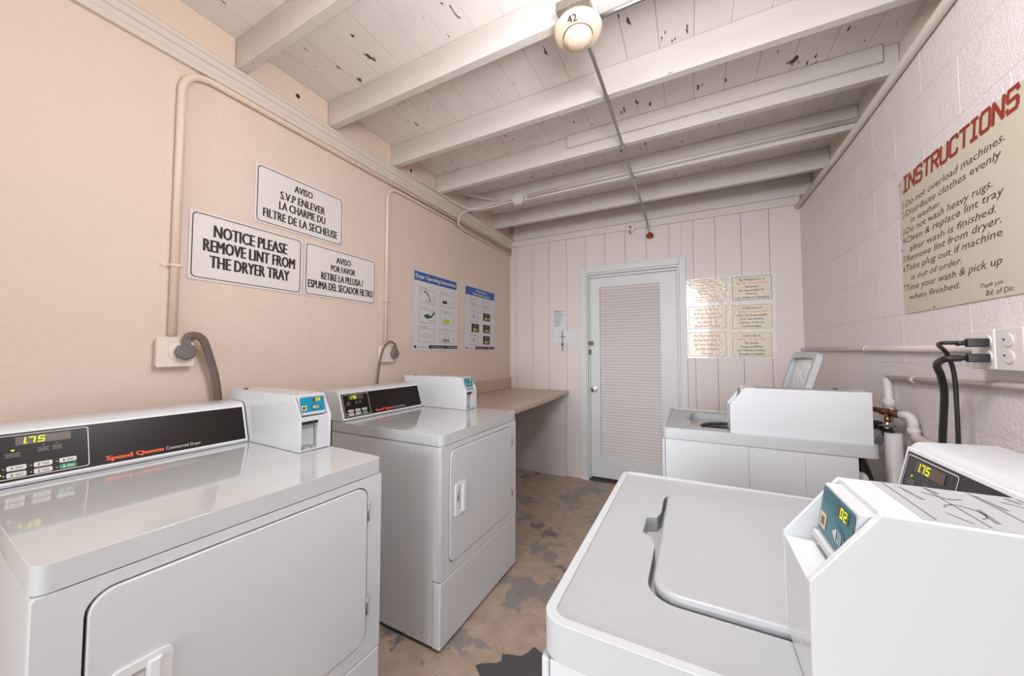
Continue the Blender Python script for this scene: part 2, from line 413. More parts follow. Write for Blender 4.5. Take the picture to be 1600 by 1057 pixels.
# ------------------------------------------------------------ door
dn = struct(box('door_1', (-.925, -.11), (YB+.088, YB+.10), (.02, 2.04), M['slat']))  # backing board behind the slats, added to block outside light
dx0, dx1, lx0, lx1, lz0, lz1 = -.918, -.118, -.822, -.262, .230, 1.913
plate('door_frame', rect(dx0, dx1, .024, 2.012), [rect(lx0, lx1, lz0, lz1)], 1, YB+.050, YB+.086, M['doorw'], dn, bv=.002)
n = 57; first = None
for i in range(n):
    z = lz0+(i+.5)*(lz1-lz0)/n
    if first is None:
        first = box('slat', (lx0+.001, lx1-.001), (-.0022, .0022), (-.0185, .0185), M['slat'], dn, bv=.001, seg=1); o = first
    else: o = first.copy(); C.objects.link(o)
    o.location = (0, YB+.068, z); o.rotation_euler = (rad(-24), 0, 0)
kn = lathe('door_knob', [(.026, 0), (.026, .006), (.012, .010), (.012, .028), (.026, .036), (.029, .046), (.026, .056), (.012, .061)], M['chrome'], dn, loc=(-.880, YB+.050, .893), rot=(rad(90), 0, 0))
box('latch_plate', (-.944, -.886), (YB+.020, YB+.049), (1.332, 1.372), M['cord'], dn, bv=.003)
box('latch_plate', (-.944, -.908), (YB+.018, YB+.049), (1.240, 1.288), M['cord'], dn, bv=.003)
box('latch_bar', (-.942, -.926), (YB+.020, YB+.034), (1.24, 1.37), M['steel'], dn, bv=.003)
# casing and jamb
cs = struct(boxes('trim_7', [((-1.006, -.945), (YB-.020, YB), (0, 2.121)), ((-.092, -.038), (YB-.020, YB), (0, 2.121)), ((-.945, -.092), (YB-.020, YB), (2.055, 2.121))], M['doorw'], bv=.004))
boxes('jamb', [((-.9448, -.930), (YB-.012, YB+.088), (0, 2.055)), ((-.106, -.0922), (YB-.012, YB+.088), (0, 2.055)), ((-.930, -.106), (YB-.012, YB+.088), (2.036, 2.0548))], M['doorw'], cs, bv=.003)
boxes('door_stop', [((-.930, -.9195), (YB+.03, YB+.085), (0, 2.036)), ((-.117, -.106), (YB+.03, YB+.085), (0, 2.036)), ((-.9195, -.117), (YB+.03, YB+.085), (2.014, 2.036))], M['doorw'], cs, bv=.002)
box('threshold_shadow', (-.93, -.106), (YB+.0, YB+.10), (.0005, .012), M['gap'], cs)  # dark strip standing in for the shadow under the door

# ------------------------------------------------------------ laundry machines (front faces local -Y, origin on the floor at the front)
def cb_profile(d0, d1, ch): return [(d0, .906), (d0, 1.028), (d0+ch, 1.105), (d1, 1.105), (d1, .906)]
def coin_box(t, x0, x1, d0, d1, code, label_m, ch=.047, rb=.018, plain=False):
    # hollow-fronted housing: two side plates, a core set back, top plate
    sd = cb_profile(d0, d1, ch)
    core = [(d0+.030, .906), (d0+.030, 1.022), (d0+rb+.012, 1.026), (d0+ch+.006, 1.080), (d0+ch+.006, 1.103), (d1-.001, 1.103), (d1-.001, .906)]
    h = prism('coin_box', core, 0, x0+.004, x1-.004, M['white'], t)
    prism('side_plate', sd, 0, x0, x0+.005, M['white'], h, bv=.0012)
    prism('side_plate', sd, 0, x1-.009, x1, M['white'], h, bv=.0012)
    box('top_plate', (x0+.002, x1-.002), (d0+ch+.001, d1), (1.098, 1.1052), M['white'], h, bv=.001)
    if plain:
        box('front_block', (x0+.004, x1-.008), (d0+.001, d0+.031), (.937, 1.024), M['white'], h, bv=.001)
        box('front_block', (x0+.004, x1-.008), (d0+.001, d0+.031), (.907, .9362), M['white'], h, bv=.001)
    else:
        box('front_block', (x0+.066, x1-.008), (d0+.001, d0+.031), (.907, 1.012), M['white'], h, bv=.001)
        box('front_block', (x0+.004, x1-.006), (d0+.001, d0+.035), (1.012, 1.028), M['white'], h, bv=.0015)
        box('slot', (x0+.006, x0+.064), (d0+.0005, d0+.006), (1.0035, 1.0125), M['black'], h)
        box('coin_tray', (x0+.004, x0+.067), (d0+.002, d0+.031), (.9062, .914), M['grip'], h, bv=.0015)
        box('return_window', (x0+.008, x0+.062), (d0+.022, d0+.0302), (.922, .998), M['underlid'], h, bv=.003)
        for q in (.020, .048): lathe('round_button', [(.0065, 0), (.0065, .003), (.004, .004)], M['steel'], h, loc=(x0+q, d0+.014, .9141), seg=16)
    # contactless reader: a wedge standing in the sloping mouth
    a = (d0+rb, 1.031); b = (d0+rb+.010, 1.099)
    rd = prism('card_reader', [a, b, (d0+ch+.012, 1.0995), (d0+ch+.012, 1.031)], 0, x0+.0075, x1-.011, M['grip'], h, bv=.002)
    W = x1-x0-.0185; cx = (x0+x1)/2-.0017; L = math.hypot(b[0]-a[0], b[1]-a[1]); th = -math.atan2(b[0]-a[0], b[1]-a[1])
    kw = dict(loc=(cx, a[0], a[1]), rot=(th, 0, 0))
    ff('reader_label', [rrect(-W/2+.003, W/2-.003, .012, L-.003, .004)], label_m, h, -.0008, **kw)
    ff('reader_display', [rect(.0, .034, L-.020, L-.008)], M['disp'], h, -.0012, **kw)
    ff('lit_digits', digits(code, .012, L-.0195, .011, .007, .003, .06), M['led'], h, -.0016, **kw)
    ff('reader_sticker', [rect(-W/2+.006, -W/2+.026, .018, .036)], M['sticker'], h, -.0012, **kw)
    ff('reader_emblem', [arc(.012, .028, .020, .011, 0, 360, 24)[:-1]], M['tealdark'], h, -.0012, **kw)
    ff('emblem_strokes', [[(-.002, .028), (.010, .035), (.010, .021)]]+sum([stroke(arc(.010+k*.004, .028, .005, .008, -50, 50, 6), .0016) for k in range(3)], []), M['line'], h, -.0016, **kw)
    ff('reader_sticker_mark', [rect(-W/2+.011, -W/2+.021, .022, .032)], M['brass'], h, -.0016, **kw)
    box('reader_lip', (-W/2+.004, W/2-.004), (-.006, 0), (.001, .0105), M['grip'], h, bv=.0025, seg=3, **kw)
    lathe('lock', [(.008, 0), (.008, .004), (.005, .006)], M['brass'], h, loc=(x0+.02, d1-.08, 1.105), seg=14)
    return h

def console(t, x0, x1, dbot, dtop, dback, ztop, kind):
    prof = [(dbot, .906), (dbot-.001, .912), (dtop-.004, ztop-.012), (dtop+.004, ztop-.003), (dtop+.014, ztop), (dback-.01, ztop+.004), (dback, ztop-.002), (dback, .906)]
    c = prism('console', prof, 0, x0, x1, M['white'], t, bv=.003)
    tilt = -math.atan2(dtop-4e-3-dbot+1e-3, ztop-.012-.912); L = math.hypot(dtop-dbot-.003, ztop-.924)
    cx = (x0+x1)/2; hw = (x1-x0)/2; kw = dict(loc=(cx, dbot-.001, .912), rot=(tilt, 0, 0))
    pb, pt = .006, L-.006
    cap = box('console_bezel', (-hw+.002, hw-.002), (-.004, .001), (.0, L), M['plastic'], c, bv=.002, **kw)
    ff('face_panel', [rect(-hw+.012, hw-.010, pb+.002, pt-.002)], M['panel' if kind == 'dryer' else 'panelgrey'], c, -.0045, **kw)
    ox0, ox1 = -hw+.018, -hw+.018+.162
    o1, i1 = rrect(ox0, ox1, pb+.008, pt-.007, .006, 3), rrect(ox0+.002, ox1-.002, pb+.010, pt-.009, .005, 3)
    ff('panel_outline', [[o1[i], o1[(i+1) % len(o1)], i1[(i+1) % len(o1)], i1[i]] for i in range(len(o1))], M['line'], c, -.0052, **kw)
    zt = pt-.014
    ff('display_window', [rect(ox0+.034, ox0+.128, zt-.022, zt)], M['disp'], c, -.0052, **kw)
    ff('lit_digits', digits('1.75', ox0+.038, zt-.0195, .017, .0115, .0045), M['led'], c, -.006, **kw)
    lab = []
    for q, (u, v, wd) in enumerate([(ox0+.030, zt-.043, .026), (ox0+.080, zt-.037, .020), (ox0+.103, zt-.037, .018)]):
        for r in range(3): lab.append(rect(u-wd/2*(1-.15*(r % 2)), u+wd/2*(1-.15*(r % 2)), v-r*.0042, v-r*.0042+.0018))
        lab.append(rect(u-.002, u+.002, v+.007, v+.0092))
    ff('small_print', lab, M['greyline'], c, -.0052, **kw)
    ff('lit_indicator', [arc(ox0+.030, zt-.034, .003, .0022, 0, 360, 8)[:-1], arc(ox0+.010, pb+.022, .0032, .0024, 0, 360, 8)[:-1]], M['led'], c, -.0056, **kw)
    for r in range(2):
        for q in range(3):
            g = (q == 2 and r == 1)
            bx = ox0+.036+q*.043; bz = pb+.036-r*.0175
            b = prism('green_button' if g else 'button', rrect(bx-.0155, bx+.0155, bz-.0065, bz+.0065, .003, 3), 1, -.0062, -.0046, M['green' if g else 'button'], c, **kw)
            ff('button_print', [rect(bx-.002, bx+.010, bz+.0006, bz+.0022), rect(bx-.002, bx+.011, bz-.0028, bz-.0012), rect(bx-.009, bx-.006, bz-.004, bz+.003)], M['line' if g else 'greyline'], c, -.0068, **kw)
            ff('button_dot', [rect(bx-.0215, bx-.0185, bz-.001, bz+.001)], M['line'], c, -.0052, **kw)
    if kind == 'dryer':
        text([('Speed Queen', hw-.378, hw-.250, pb+.012, .0135, 0)], M['orange'], c, -.0055, name='brand_lettering', weight=.09, **kw)
        text([('Commercial Dryer', hw-.243, hw-.150, pb+.0125, .0105, 0)], M['line'], c, -.0055, **kw)
    else:
        text([('Speed Queen', hw-.26, hw-.15, pb+.012, .0125, 0)], M['orange'], c, -.0055, name='brand_lettering', weight=.09, **kw)
        text([('Commercial Washer', hw-.145, hw-.05, pb+.0125, .0095, 0)], M['line'], c, -.0055, **kw)
    return c

def dryer(label, loc, rz, code):
    t = thing('dryer', label, 'dryer', loc, rz, 'front loading dryers along the left wall')
    H = .3555; D = .72
    # worktop with soft raised rim
    top = plate('worktop', rrect(-H, H, -.002, D, .022, 5), [], 2, .856, .9045, M['lid'], t, bv=.010)
    top.modifiers['bevel'].segments = 4
    # cabinet sides, rear, floor pan
    for s in (-1, 1):
        x0, x1 = (-H+.0025, -H+.010) if s < 0 else (H-.010, H-.0025)
        box('side_panel', (x0, x1), (.045, .186), (.018, .853), M['white'], t, bv=.0015)
        box('side_panel', (x0+.0008 if s < 0 else x0, x1 if s < 0 else x1-.0008), (.1868, D-.01), (.018, .853), M['white'], t, bv=.0015)
        box('kick_strip', (x0-.0004 if s < 0 else x0, x1 if s < 0 else x1+.0004), (.05, D-.02), (.03, .034), M['white'], t, bv=.001)
    box('rear_panel', (-H+.010, H-.010), (D-.02, D-.012), (.02, .85), M['steel'], t)
    box('base_pan', (-H+.011, H-.011), (.014, D-.021), (.02, .03), M['gap'], t)
    for sx in (-1, 1):
        for yy in (.05, D-.08): lathe('foot', [(.016, 0), (.016, .008), (.007, .010), (.007, .021)], M['black'], t, loc=(sx*(H-.04), yy, 0), seg=14)
    # front frame with the door opening, lower access panel
    door_o = rrect(-.296, .300, .335, .829, .040, 6)
    ring = plate('front_panel', rrect(-H+.001, H-.001, .290, .8535, .006, 2), [door_o], 1, 0, .016, M['white'], t, bv=.003)
    box('front_return', (-H+.0012, -H+.012), (.016, .045), (.290, .8530), M['white'], t, bv=.002); box('front_return', (H-.012, H-.0012), (.016, .045), (.290, .8530), M['white'], t, bv=.002)
    box('lower_panel', (-H+.001, H-.001), (0, .044), (.014, .286), M['white'], t, bv=.006, seg=3)
    box('opening_liner', (-.32, .32), (.014, .030), (.31, .85), M['gap'], t)
    # door with its handle
    dr = prism('door', rrect(-.292, .2965, .3385, .8255, .037, 6), 1, -.004, .012, M['white'], t, bv=.0035, seg=3)
    hz0, hz1, hx0, hx1 = .527, .668, -.262, -.176
    plate('door_handle', rrect(hx0, hx1, hz0, hz1, .010, 4), [rrect(hx0+.022, hx1-.026, hz0+.018, hz1-.018, .008, 4)], 1, -.010, -.0035, M['plastic'], dr, bv=.003)
    box('handle_recess', (hx0+.018, hx1-.022), (-.0048, -.0040), (hz0+.015, hz1-.015), M['grip'], dr)
    prism('handle_grip', [(hx1-.040, -.0045), (hx1-.036, -.015), (hx1-.020, -.017), (hx1-.014, -.010), (hx1-.014, -.0045)], 2, hz0+.010, hz1-.010, M['plastic'], dr, bv=.004)
    for hz in (.746, .452):
        hg = box('hinge', (.301, .311), (-.003, .004), (hz-.030, hz+.030), M['grip'], t, bv=.001)
        tube('hinge_pin', [(.2995, -.0045, hz-.032), (.2995, -.0045, hz+.032)], .0026, M['steel'], hg, seg=8)
    lathe('screw', [(.004, 0), (.004, .002)], M['steel'], t, loc=(-H+.0024, .10, .055), rot=(0, rad(-90), 0), seg=10)
    console(t, -H+.001, H-.119, .628, .674, .785, 1.060, 'dryer')
    coin_box(t, H-.116, H-.001, .281, .790, code, M['teal'])
    return t
d1 = dryer('white commercial dryer nearest the camera, its worktop cut by the left edge of the photo', (-.957, .5215, 0), rad(90-1.9), '03')
d2 = dryer('white commercial dryer standing in full view beyond the nearest one, next to the beige counter', (-.957, 1.5625, 0), rad(90), '03')

def washer(label, loc, rz, open_lid, code, d0):
    t = thing('washing_machine', label, 'washing machine', loc, rz, 'top loading washing machines along the right wall')
    H = .3275; D = .757
    lx0, lx1, ly0, ly1 = -.205, .212, .128, .500              # lid outline
    well = rrect(lx0-.006, lx1+.006, ly0-.008, ly1+.02, .045, 6)
    # pocket for the fingers joins the lid opening at the front
    notch = []
    for p in well: notch.append(p)
    # insert the notch into the front edge (y minimum), between x -.06 and +.03
    fi = [i for i, p in enumerate(notch) if abs(p[1]-(ly0-.008)) < 1e-6]
    i0 = max(fi[0], 0)
    order = notch[:]
    for i in range(len(order)):
        a, b = order[i], order[(i+1) % len(order)]
        if abs(a[1]-(ly0-.008)) < 1e-6 and abs(b[1]-(ly0-.008)) < 1e-6 and abs(a[0]-b[0]) > .1:
            ins = [(-.085, ly0-.008), (-.060, ly0-.014), (-.050, ly0-.034), (.020, ly0-.034), (.034, ly0-.016), (.064, ly0-.008)]
            if a[0] > b[0]: ins = ins[::-1]
            order = order[:i+1]+ins+order[i+1:]; break
    top = plate('worktop', rrect(-H+.004, H-.004, .004, D-.004, .028, 6), [order], 2, .862, .9035, M['lidmatte'], t, bv=.004)
    top.modifiers['bevel'].segments = 3
    # raised soft bead round the worktop edge
    o1, i1 = rrect(-H, H, 0, D, .030, 6), rrect(-H+.014, H-.014, .014, D-.014, .020, 6)
    plate('worktop_bead', o1, [i1], 2, .858, .9075, M['bead'], t, bv=.0045)
    # sunken well floor with the tub mouth
    hole = arc(0, .315, .165, .150, 0, 360, 32)[:-1]
    plate('well_floor', rrect(lx0-.02, lx1+.02, ly0-.05, ly1+.03, .03, 4), [hole], 2, .866, .872, M['lidmatte'], t, bv=.002)
    v, f = [], []
    for k, (s, z) in enumerate([(1, .871), (.95, .850), (.95, .72), (1.25, .70), (1.25, .50)]):
        for a in range(32): v.append((.165*s*cos(2*pi*a/32), .315+.150*s*sin(2*pi*a/32), z))
    for k in range(4):
        for a in range(32): f.append((k*32+a, k*32+(a+1) % 32, (k+1)*32+(a+1) % 32, (k+1)*32+a))
    f.append(tuple(range(4*32, 5*32)))
    mesh('tub', v, f, M['tub'], t, smooth=False)
    tube('tub_ring', [(.160*cos(2*pi*a/32), .315+.146*sin(2*pi*a/32), .862) for a in range(33)], .006, M['gap'], t, seg=8)
    # cabinet
    cab = D-.065
    for s in (-1, 1):
        x0, x1 = (-H+.003, -H+.011) if s < 0 else (H-.011, H-.003)
        for (ya, yb) in ((.0135, .3405), (.3412, .5305), (.5312, cab)):
            box('side_panel', (x0, x1), (ya, yb), (.02, .8565), M['white'], t, bv=.001)
    box('rear_panel', (-H+.012, H-.012), (cab-.012, cab-.004), (.02, .856), M['steel'], t)
    box('base_pan', (-H+.013, H-.013), (.03, cab-.015), (.02, .03), M['gap'], t)
    fp = box('front_panel', (-H+.003, H-.003), (.001, .012), (.022, .8565), M['white'], t, bv=.004, seg=3)
    box('front_inset', (-H+.028, H-.028), (-.0018, .001), (.06, .832), M['white'], t, bv=.0015)
    for sx in (-1, 1):
        for yy in (.05, cab-.05): lathe('foot', [(.016, 0), (.016, .008), (.007, .010), (.007, .021)], M['black'], t, loc=(sx*(H-.04), yy, 0), seg=14)
    # lid
    hinge = (.515, .905)
    if not open_lid:
        prism('lid', rrect(lx0, lx1, ly0, ly1, .040, 7), 2, .892, .9135, M['lidmatte'], t, bv=.008, seg=4)
    else:
        tl = rad(-(90-17)) ; 
        # lid built lying open: local frame with Y' up along the lid, thickness toward the back
        kw = dict(loc=(0, .528, .915), rot=(rad(73), 0, 0))
        ld = plate('lid', rrect(lx0, lx1, 0, .355, .040, 7), [rrect(lx0+.032, lx1-.032, .03, .325, .030, 7)], 2, 0, .022, M['lidmatte'], t, bv=.005, **kw)
        prism('lid_pan', rrect(lx0+.028, lx1-.028, .026, .329, .030, 7), 2, -.0, .008, M['underlid'], t, **kw)
        for sx in (lx0+.05, lx1-.05): lathe('hinge_pin', [(.007, 0), (.007, .01)], M['gap'], t, loc=(sx, .522, .925), rot=(rad(90), 0, 0), seg=12)
        box('lid_bumper', (lx0+.004, lx0+.02), (-.006, .006), (.0, .012), M['gap'], t, loc=(0, .56, 1.06))
    console(t, -H+.010, H-.140, .578, .612, .745, 1.066, 'washer')
    h = coin_box(t, H-.134, H-.016, d0, .742, code, M['tealdark'], .056, .033, True)
    # placard with ruled lines and marks on top of the box
    cx = H-.076
    tp = ff('placard', [rect(0, 0, 0, 0)], M['card'], h, 0) if False else None
    prism('placard', rect(H-.132, H-.022, .375, .70), 2, 1.1053, 1.1058, M['lidmatte'], h)
    ln = []
    for k in range(9): ln += stroke([(H-.128, .385+k*.034), (H-.026, .385+k*.034)], .0014)
    for k in range(5):
        z0 = .39+k*.058
        ln += stroke([(H-.118, z0+.006), (H-.084, z0+.010)], .003)+stroke([(H-.072, z0+.044), (H-.040, z0+.040)], .0035)+stroke([(H-.125, z0+.030), (H-.112, z0+.033)], .003)
        ln += stroke([(H-.11, z0+.02), (H-.095, z0+.034), (H-.10, z0+.045)], .0018)+stroke(arc(H-.062, z0+.03, .016, .012, 20, 250, 8), .0015)+stroke([(H-.05, z0+.012), (H-.03, z0+.02)], .0012)
    v = []; f = []
    for p in ln: n_ = len(v); v += [(a, b, 1.1062) for a, b in p]; f.append(tuple(range(n_, n_+4)))
    me = bpy.data.meshes.new('placard_lines'); me.from_pydata(v, [], f); link('placard_lines', me, M['greyline'], h)
    return t
w1 = washer('white top loading washing machine in the right foreground with its lid closed', (-.188, .774, 0), rad(-90), False, '02', .289)
w2 = washer('white top loading washing machine by the door wall with its lid standing open', (-.134, 2.1385, 0), rad(-90), True, '04', .277)

# ------------------------------------------------------------ folding counter
ct = thing('folding_counter', 'beige laminate counter with curved front edge in the far left corner', 'counter', (-1.5, 2.9, 0))
def C_(x, y): return (x+1.5, y-2.9)
edge = spline([(-1.130, YB-.001, 0), (-1.124, 3.20, 0), (-1.098, 2.75, 0), (-1.090, 2.40, 0), (-1.100, 2.02, 0)], 6)
prism('countertop', [C_(XL+.001, 2.0)]+[C_(XL+.001, YB-.001)]+[C_(p.x, p.y) for p in edge], 2, .832, .868, M['counter'], ct, bv=.010, seg=3)
box('backsplash', (XL+1.5+.0012, XL+1.5+.020), (2.0-2.9, YB-.003-2.9), (.8685, .985), M['counter'], ct, bv=.004)
box('end_panel', (XL+1.5+.002, -1.163+1.5), (YB-.034-2.9, YB-.002-2.9), (.001, .831), M['panelend'], ct, bv=.002)
box('end_panel', (XL+1.5+.002, -1.22+1.5), (2.03-2.9, 2.05-2.9), (.001, .831), M['panelend'], ct, bv=.002)
box('cleat', (XL+1.5+.002, XL+1.5+.022), (2.051-2.9, YB-.036-2.9), (.775, .831), M['panelend'], ct)

# ------------------------------------------------------------ signs on the left wall
def notice(label, y0, y1, z0, z1, lines, wt=.012):
    W, Hh = y1-y0, z1-z0
    t = thing('notice_sign', label, 'sign', (XL+.002, y0, z0), rad(90), 'lint notices on the left wall')
    s = prism('sign_plate', rrect(0, W, 0, Hh, .006, 3), 1, -.002, 0, M['sign'], t)
    o1, i1 = rrect(.009, W-.009, .009, Hh-.009, .018, 5), rrect(.0125, W-.0125, .0125, Hh-.0125, .0155, 5)
    ff('border_line', [[o1[i], o1[(i+1) % len(o1)], i1[(i+1) % len(o1)], i1[i]] for i in range(len(o1))], M['ink'], t, -.0026)
    text([(a, b-y0, c-y0, d-z0, e, 0) for a, b, c, d, e in lines], M['ink'], t, -.0026, weight=wt*4)
    for px in (.012, W-.012):
        for pz in (.006, Hh-.006): lathe('screw', [(.0028, 0), (.0028, .0012)], M['steel'], t, loc=(px, -.002, pz), rot=(rad(90), 0, 0), seg=8)
    return t
notice('white sign reading notice please remove lint from the dryer tray', .655, 1.122, 1.560, 1.850,
       [('NOTICE PLEASE', .739, 1.042, 1.752, .052), ('REMOVE LINT FROM', .704, 1.082, 1.686, .052), ('THE DRYER TRAY', .728, 1.056, 1.619, .052)])
notice('uppermost white sign, reading in French to remove the dryer filter lint', .890, 1.358, 1.874, 2.159,
       [('AVISO', 1.073, 1.169, 2.085, .036), ('S.V.P ENLEVER', 1.004, 1.241, 2.024, .040), ('LA CHARPIE DU', 1.000, 1.244, 1.971, .040), ('FILTRE DE LA SECHEUSE', .928, 1.320, 1.911, .042)], .010)
notice('white sign in Spanish beside the loop of the farther wall conduit', 1.132, 1.602, 1.562, 1.850,
       [('AVISO', 1.318, 1.414, 1.770, .036), ('POR FAVOR', 1.287, 1.445, 1.720, .036), ('RETIRE LA PELUSA /', 1.229, 1.503, 1.664, .040), ('ESPUMA DEL SECADOR FILTRO', 1.155, 1.579, 1.608, .042)], .010)

# posters
def outline(x0, x1, z0, z1, wd=.003, r=.010):
    a, b = rrect(x0, x1, z0, z1, r, 3), rrect(x0+wd, x1-wd, z0+wd, z1-wd, r*.8, 3)
    return [[a[i], a[(i+1) % len(a)], b[(i+1) % len(a)], b[i]] for i in range(len(a))]
P1y, P1z = 1.950, 1.275
t = thing('instruction_poster', 'larger poster with blue header reading dryer operating instructions', 'poster', (XL+.002, P1y, P1z), rad(90))
box('sheet', (0, .545), (-.0015, 0), (0, .598), M['poster'], t)
ff('header_band', [rect(.006, .525, .522, .590)], M['blue'], t, -.0019)
text([('Dryer Operating Instructions', .022, .508, .543, .030, 0)], M['line'], t, -.0023, weight=.05)
g = []
for r in range(3):
    for q in range(2):
        x0 = .058+q*.248; z1 = .462-r*.148; g += outline(x0, x0+.184, z1-.104, z1)
ff('frame_lines', g, M['greyline'], t, -.0019)
hd = []
for r in range(3):
    for q in range(2): hd.append(('%d.' % (r+1+q*3)+[' Load dryer', ' Close door', ' Shut door', ' Select cycle', ' Add money', ' Press start'][r+q*3], .050+q*.248, .150+q*.248, .470-r*.148, .0095, 0))
text(hd, M['ink'], t, -.0021)
ff('drawing', stroke(arc(.105, .375, .075, .075, 5, 85, 10), .009)+stroke([(.115, .378), (.215, .378)], .003)+stroke([(.07, .43), (.082, .45)], .004)+stroke([(.225, .385), (.225, .43)], .003), M['ink'], t, -.0021)
ff('drawing', [arc(.150, .262, .035, .016, 0, 360, 14)[:-1]]+stroke([(.15, .25), (.20, .262), (.232, .295)], .016)+stroke([(.17, .232), (.235, .232)], .002), M['darkgreen'], t, -.0021)
ff('drawing', [rect(.335, .395, .385, .408)]+stroke([(.41, .39), (.45, .39)], .002), M['ink'], t, -.0021)
ff('drawing', [rect(.345, .430, .222, .255)], M['lime'], t, -.0021)
ff('drawing', stroke(arc(.125, .110, .018, .018, 0, 360, 12), .003)+stroke([(.155, .085), (.175, .138)], .003)+outline(.182, .222, .10, .122, .002, .003)+stroke([(.075, .11), (.10, .11)], .002), M['greyline'], t, -.0021)
ff('drawing', [rect(.345+k*.022, .362+k*.022, .070, .094) for k in range(4)]+stroke([(.35, .14), (.42, .14)], .003)+stroke([(.36, .118), (.40, .118)], .003)+outline(.355, .40, .30, .315, .002, .004), M['greyline'], t, -.0021)
ff('footer_band', [rect(.172, .540, .014, .040)], M['ink'], t, -.0019)
text([('www.laundryservice', .20, .36, .021, .011, 0), ('1-800-555-0100', .40, .52, .021, .011, 0)], M['line'], t, -.0023)
ff('emblem', [arc(.022, .026, .014, .012, 0, 360, 16)[:-1]], M['darkgreen'], t, -.0019)
ff('small_print', [rect(.042, .150, .020, .025)], M['greyline'], t, -.0019)
P2y = 2.605
t = thing('instruction_poster', 'smaller poster with blue header and black screen pictures nearest the corner', 'poster', (XL+.002, P2y, P1z+.002), rad(90))
box('sheet', (0, .535), (-.0015, 0), (0, .592), M['poster'], t)
ff('header_band', [rect(.006, .524, .512, .588)], M['blue2'], t, -.0019)
text([('Payment System', .185, .365, .555, .020, 0), ('Operating Instructions', .125, .425, .524, .020, 0)], M['line'], t, -.0023, weight=.05)
ff('frame_lines', outline(.082, .210, .388, .480)+outline(.288, .416, .388, .480)+outline(.082, .210, .270, .366)+outline(.086, .212, .054, .143), M['greyline'], t, -.0019)
SC = [(.308, .438, .290, .366), (.106, .236, .172, .250), (.308, .438, .172, .252), (.308, .438, .060, .142)]
for s_ in SC: ff('screen_picture', [rect(*s_)], M['ink'], t, -.0019)
ff('screen_print', sum([[rect(a+.03, a+.068, c+.010, c+.034), rect(a+.076, a+.108, c+.024, c+.034), rect(a+.076, a+.108, c+.010, c+.018)] for a, b, c, d in SC], []), M['lime'], t, -.0023)
ff('screen_print', sum([[rect(a+.04, a+.09, d-.018, d-.013), rect(a+.045, a+.085, d-.028, d-.023)] for a, b, c, d in SC], []), M['greyline'], t, -.0023)
ff('drawing', sum([stroke([(a, b), (a+.022, b+.022), (a+.040, b)], .006)+stroke([(a-.01, b-.006), (a+.045, b-.006)], .003) for a, b in ((.125, .425), (.335, .42), (.125, .312), (.125, .09))], []), M['ink'], t, -.0021)
text([('1. Swipe', .082, .13, .486, .008, 0), ('2. Insert', .288, .34, .486, .008, 0), ('3. Select', .082, .13, .372, .008, 0), ('4. Pay', .288, .32, .372, .008, 0)], M['ink'], t, -.0021)
ff('footer_band', [rect(.172, .526, .010, .038)], M['ink'], t, -.0019)
text([('www.laundryservice', .20, .35, .018, .011, 0), ('1-800-555-0100', .38, .51, .018, .011, 0)], M['line'], t, -.0023)
ff('emblem', [arc(.022, .024, .012, .011, 0, 360, 16)[:-1]], M['darkgreen'], t, -.0019)
ff('small_print', [rect(.040, .150, .018, .023)], M['greyline'], t, -.0019)

# ------------------------------------------------------------ laminated notice on the back wall
LX, LZ = -.042, 1.208
t = thing('laminated_notice', 'glossy laminated sheet holding six small printed cards right of the door', 'notice', (LX, YB-.0005, LZ))
plate('sheet', rrect(0, .648, 0, .700, .004, 2), [], 1, -.0025, 0, M['lam'], t)
cards = [(.034, .311, .490, .688, 0), (.352, .628, .488, .684, 1), (.020, .306, .258, .453, 2), (.348, .624, .248, .446, 3), (.014, .302, .017, .227, 4), (.344, .616, .017, .215, 5)]
T = {0: (['Please Keep', 'Door Closed &', 'Lights Off', 'At All Times', 'And Leave', 'The Laundry Room', 'Clean, Thank You!'], [.5, .58, .42, .5, .42, .78, .80]),
     1: (['The Management of', 'Garden Terrace I & II', 'Assumes', 'No responsibility for', 'Articles', 'Lost, Stolen or Damaged'], [.66, .76, .32, .64, .26, .84]),
     2: (['Prière de Garder', 'la Porte Fermée et', 'Lumières Éteintes', 'et Laisser la', 'Buanderie Propre'], [.6, .7, .7, .5, .66]),
     3: (['La Direction de', 'Garden Terrace I & II', "N'est Pas Responsable", 'Pour des Articles', 'Perdus, Volés ou', 'Endommagés'], [.5, .76, .76, .56, .58, .46]),
     4: (['Por favor mantenga', 'la puerta cerrada y', 'las luces apagadas', 'en todo momento', 'Gracias'], [.66, .7, .66, .6, .3]),
     5: (['La Dirección de', 'Garden Terrace I & II', 'No asume', 'Responsabilidad', 'por Artículos Perdidos,', 'Robados o Dañados'], [.46, .72, .34, .54, .70, .66])}
for x0, x1, z0, z1, k in cards:
    c = box('card', (x0, x1), (-.0032, -.0026), (z0, z1), M['card'], t)
    ff('card_border', outline(x0, x1, z0, z1, .0035, .001), M['cardline' if k != 1 else 'cardteal'], c, -.0036)
    ls, ws = T[k]; n = len(ls); st = (z1-z0-.016)/n; a_, b_ = [], []
    for i, (s_, wd) in enumerate(zip(ls, ws)):
        L_ = (s_, (x0+x1)/2-wd*(x1-x0)/2, (x0+x1)/2+wd*(x1-x0)/2, z1-.008-(i+.82)*st, st*.58, 0)
        (a_ if (k % 2 == 0 or i == 1) else b_).append(L_)
    text(a_, M['cardorange'], c, -.0038, weight=.03)
    if b_: text(b_, M['cardteal'], c, -.0038, weight=.03)
for px, pz in ((.012, .676), (.636, .688), (.012, .010), (.636, .012)):
    lathe('nail', [(.004, 0), (.004, .003)], M['steel'], t, loc=(px, -.0025, pz), rot=(rad(90), 0, 0), seg=8)

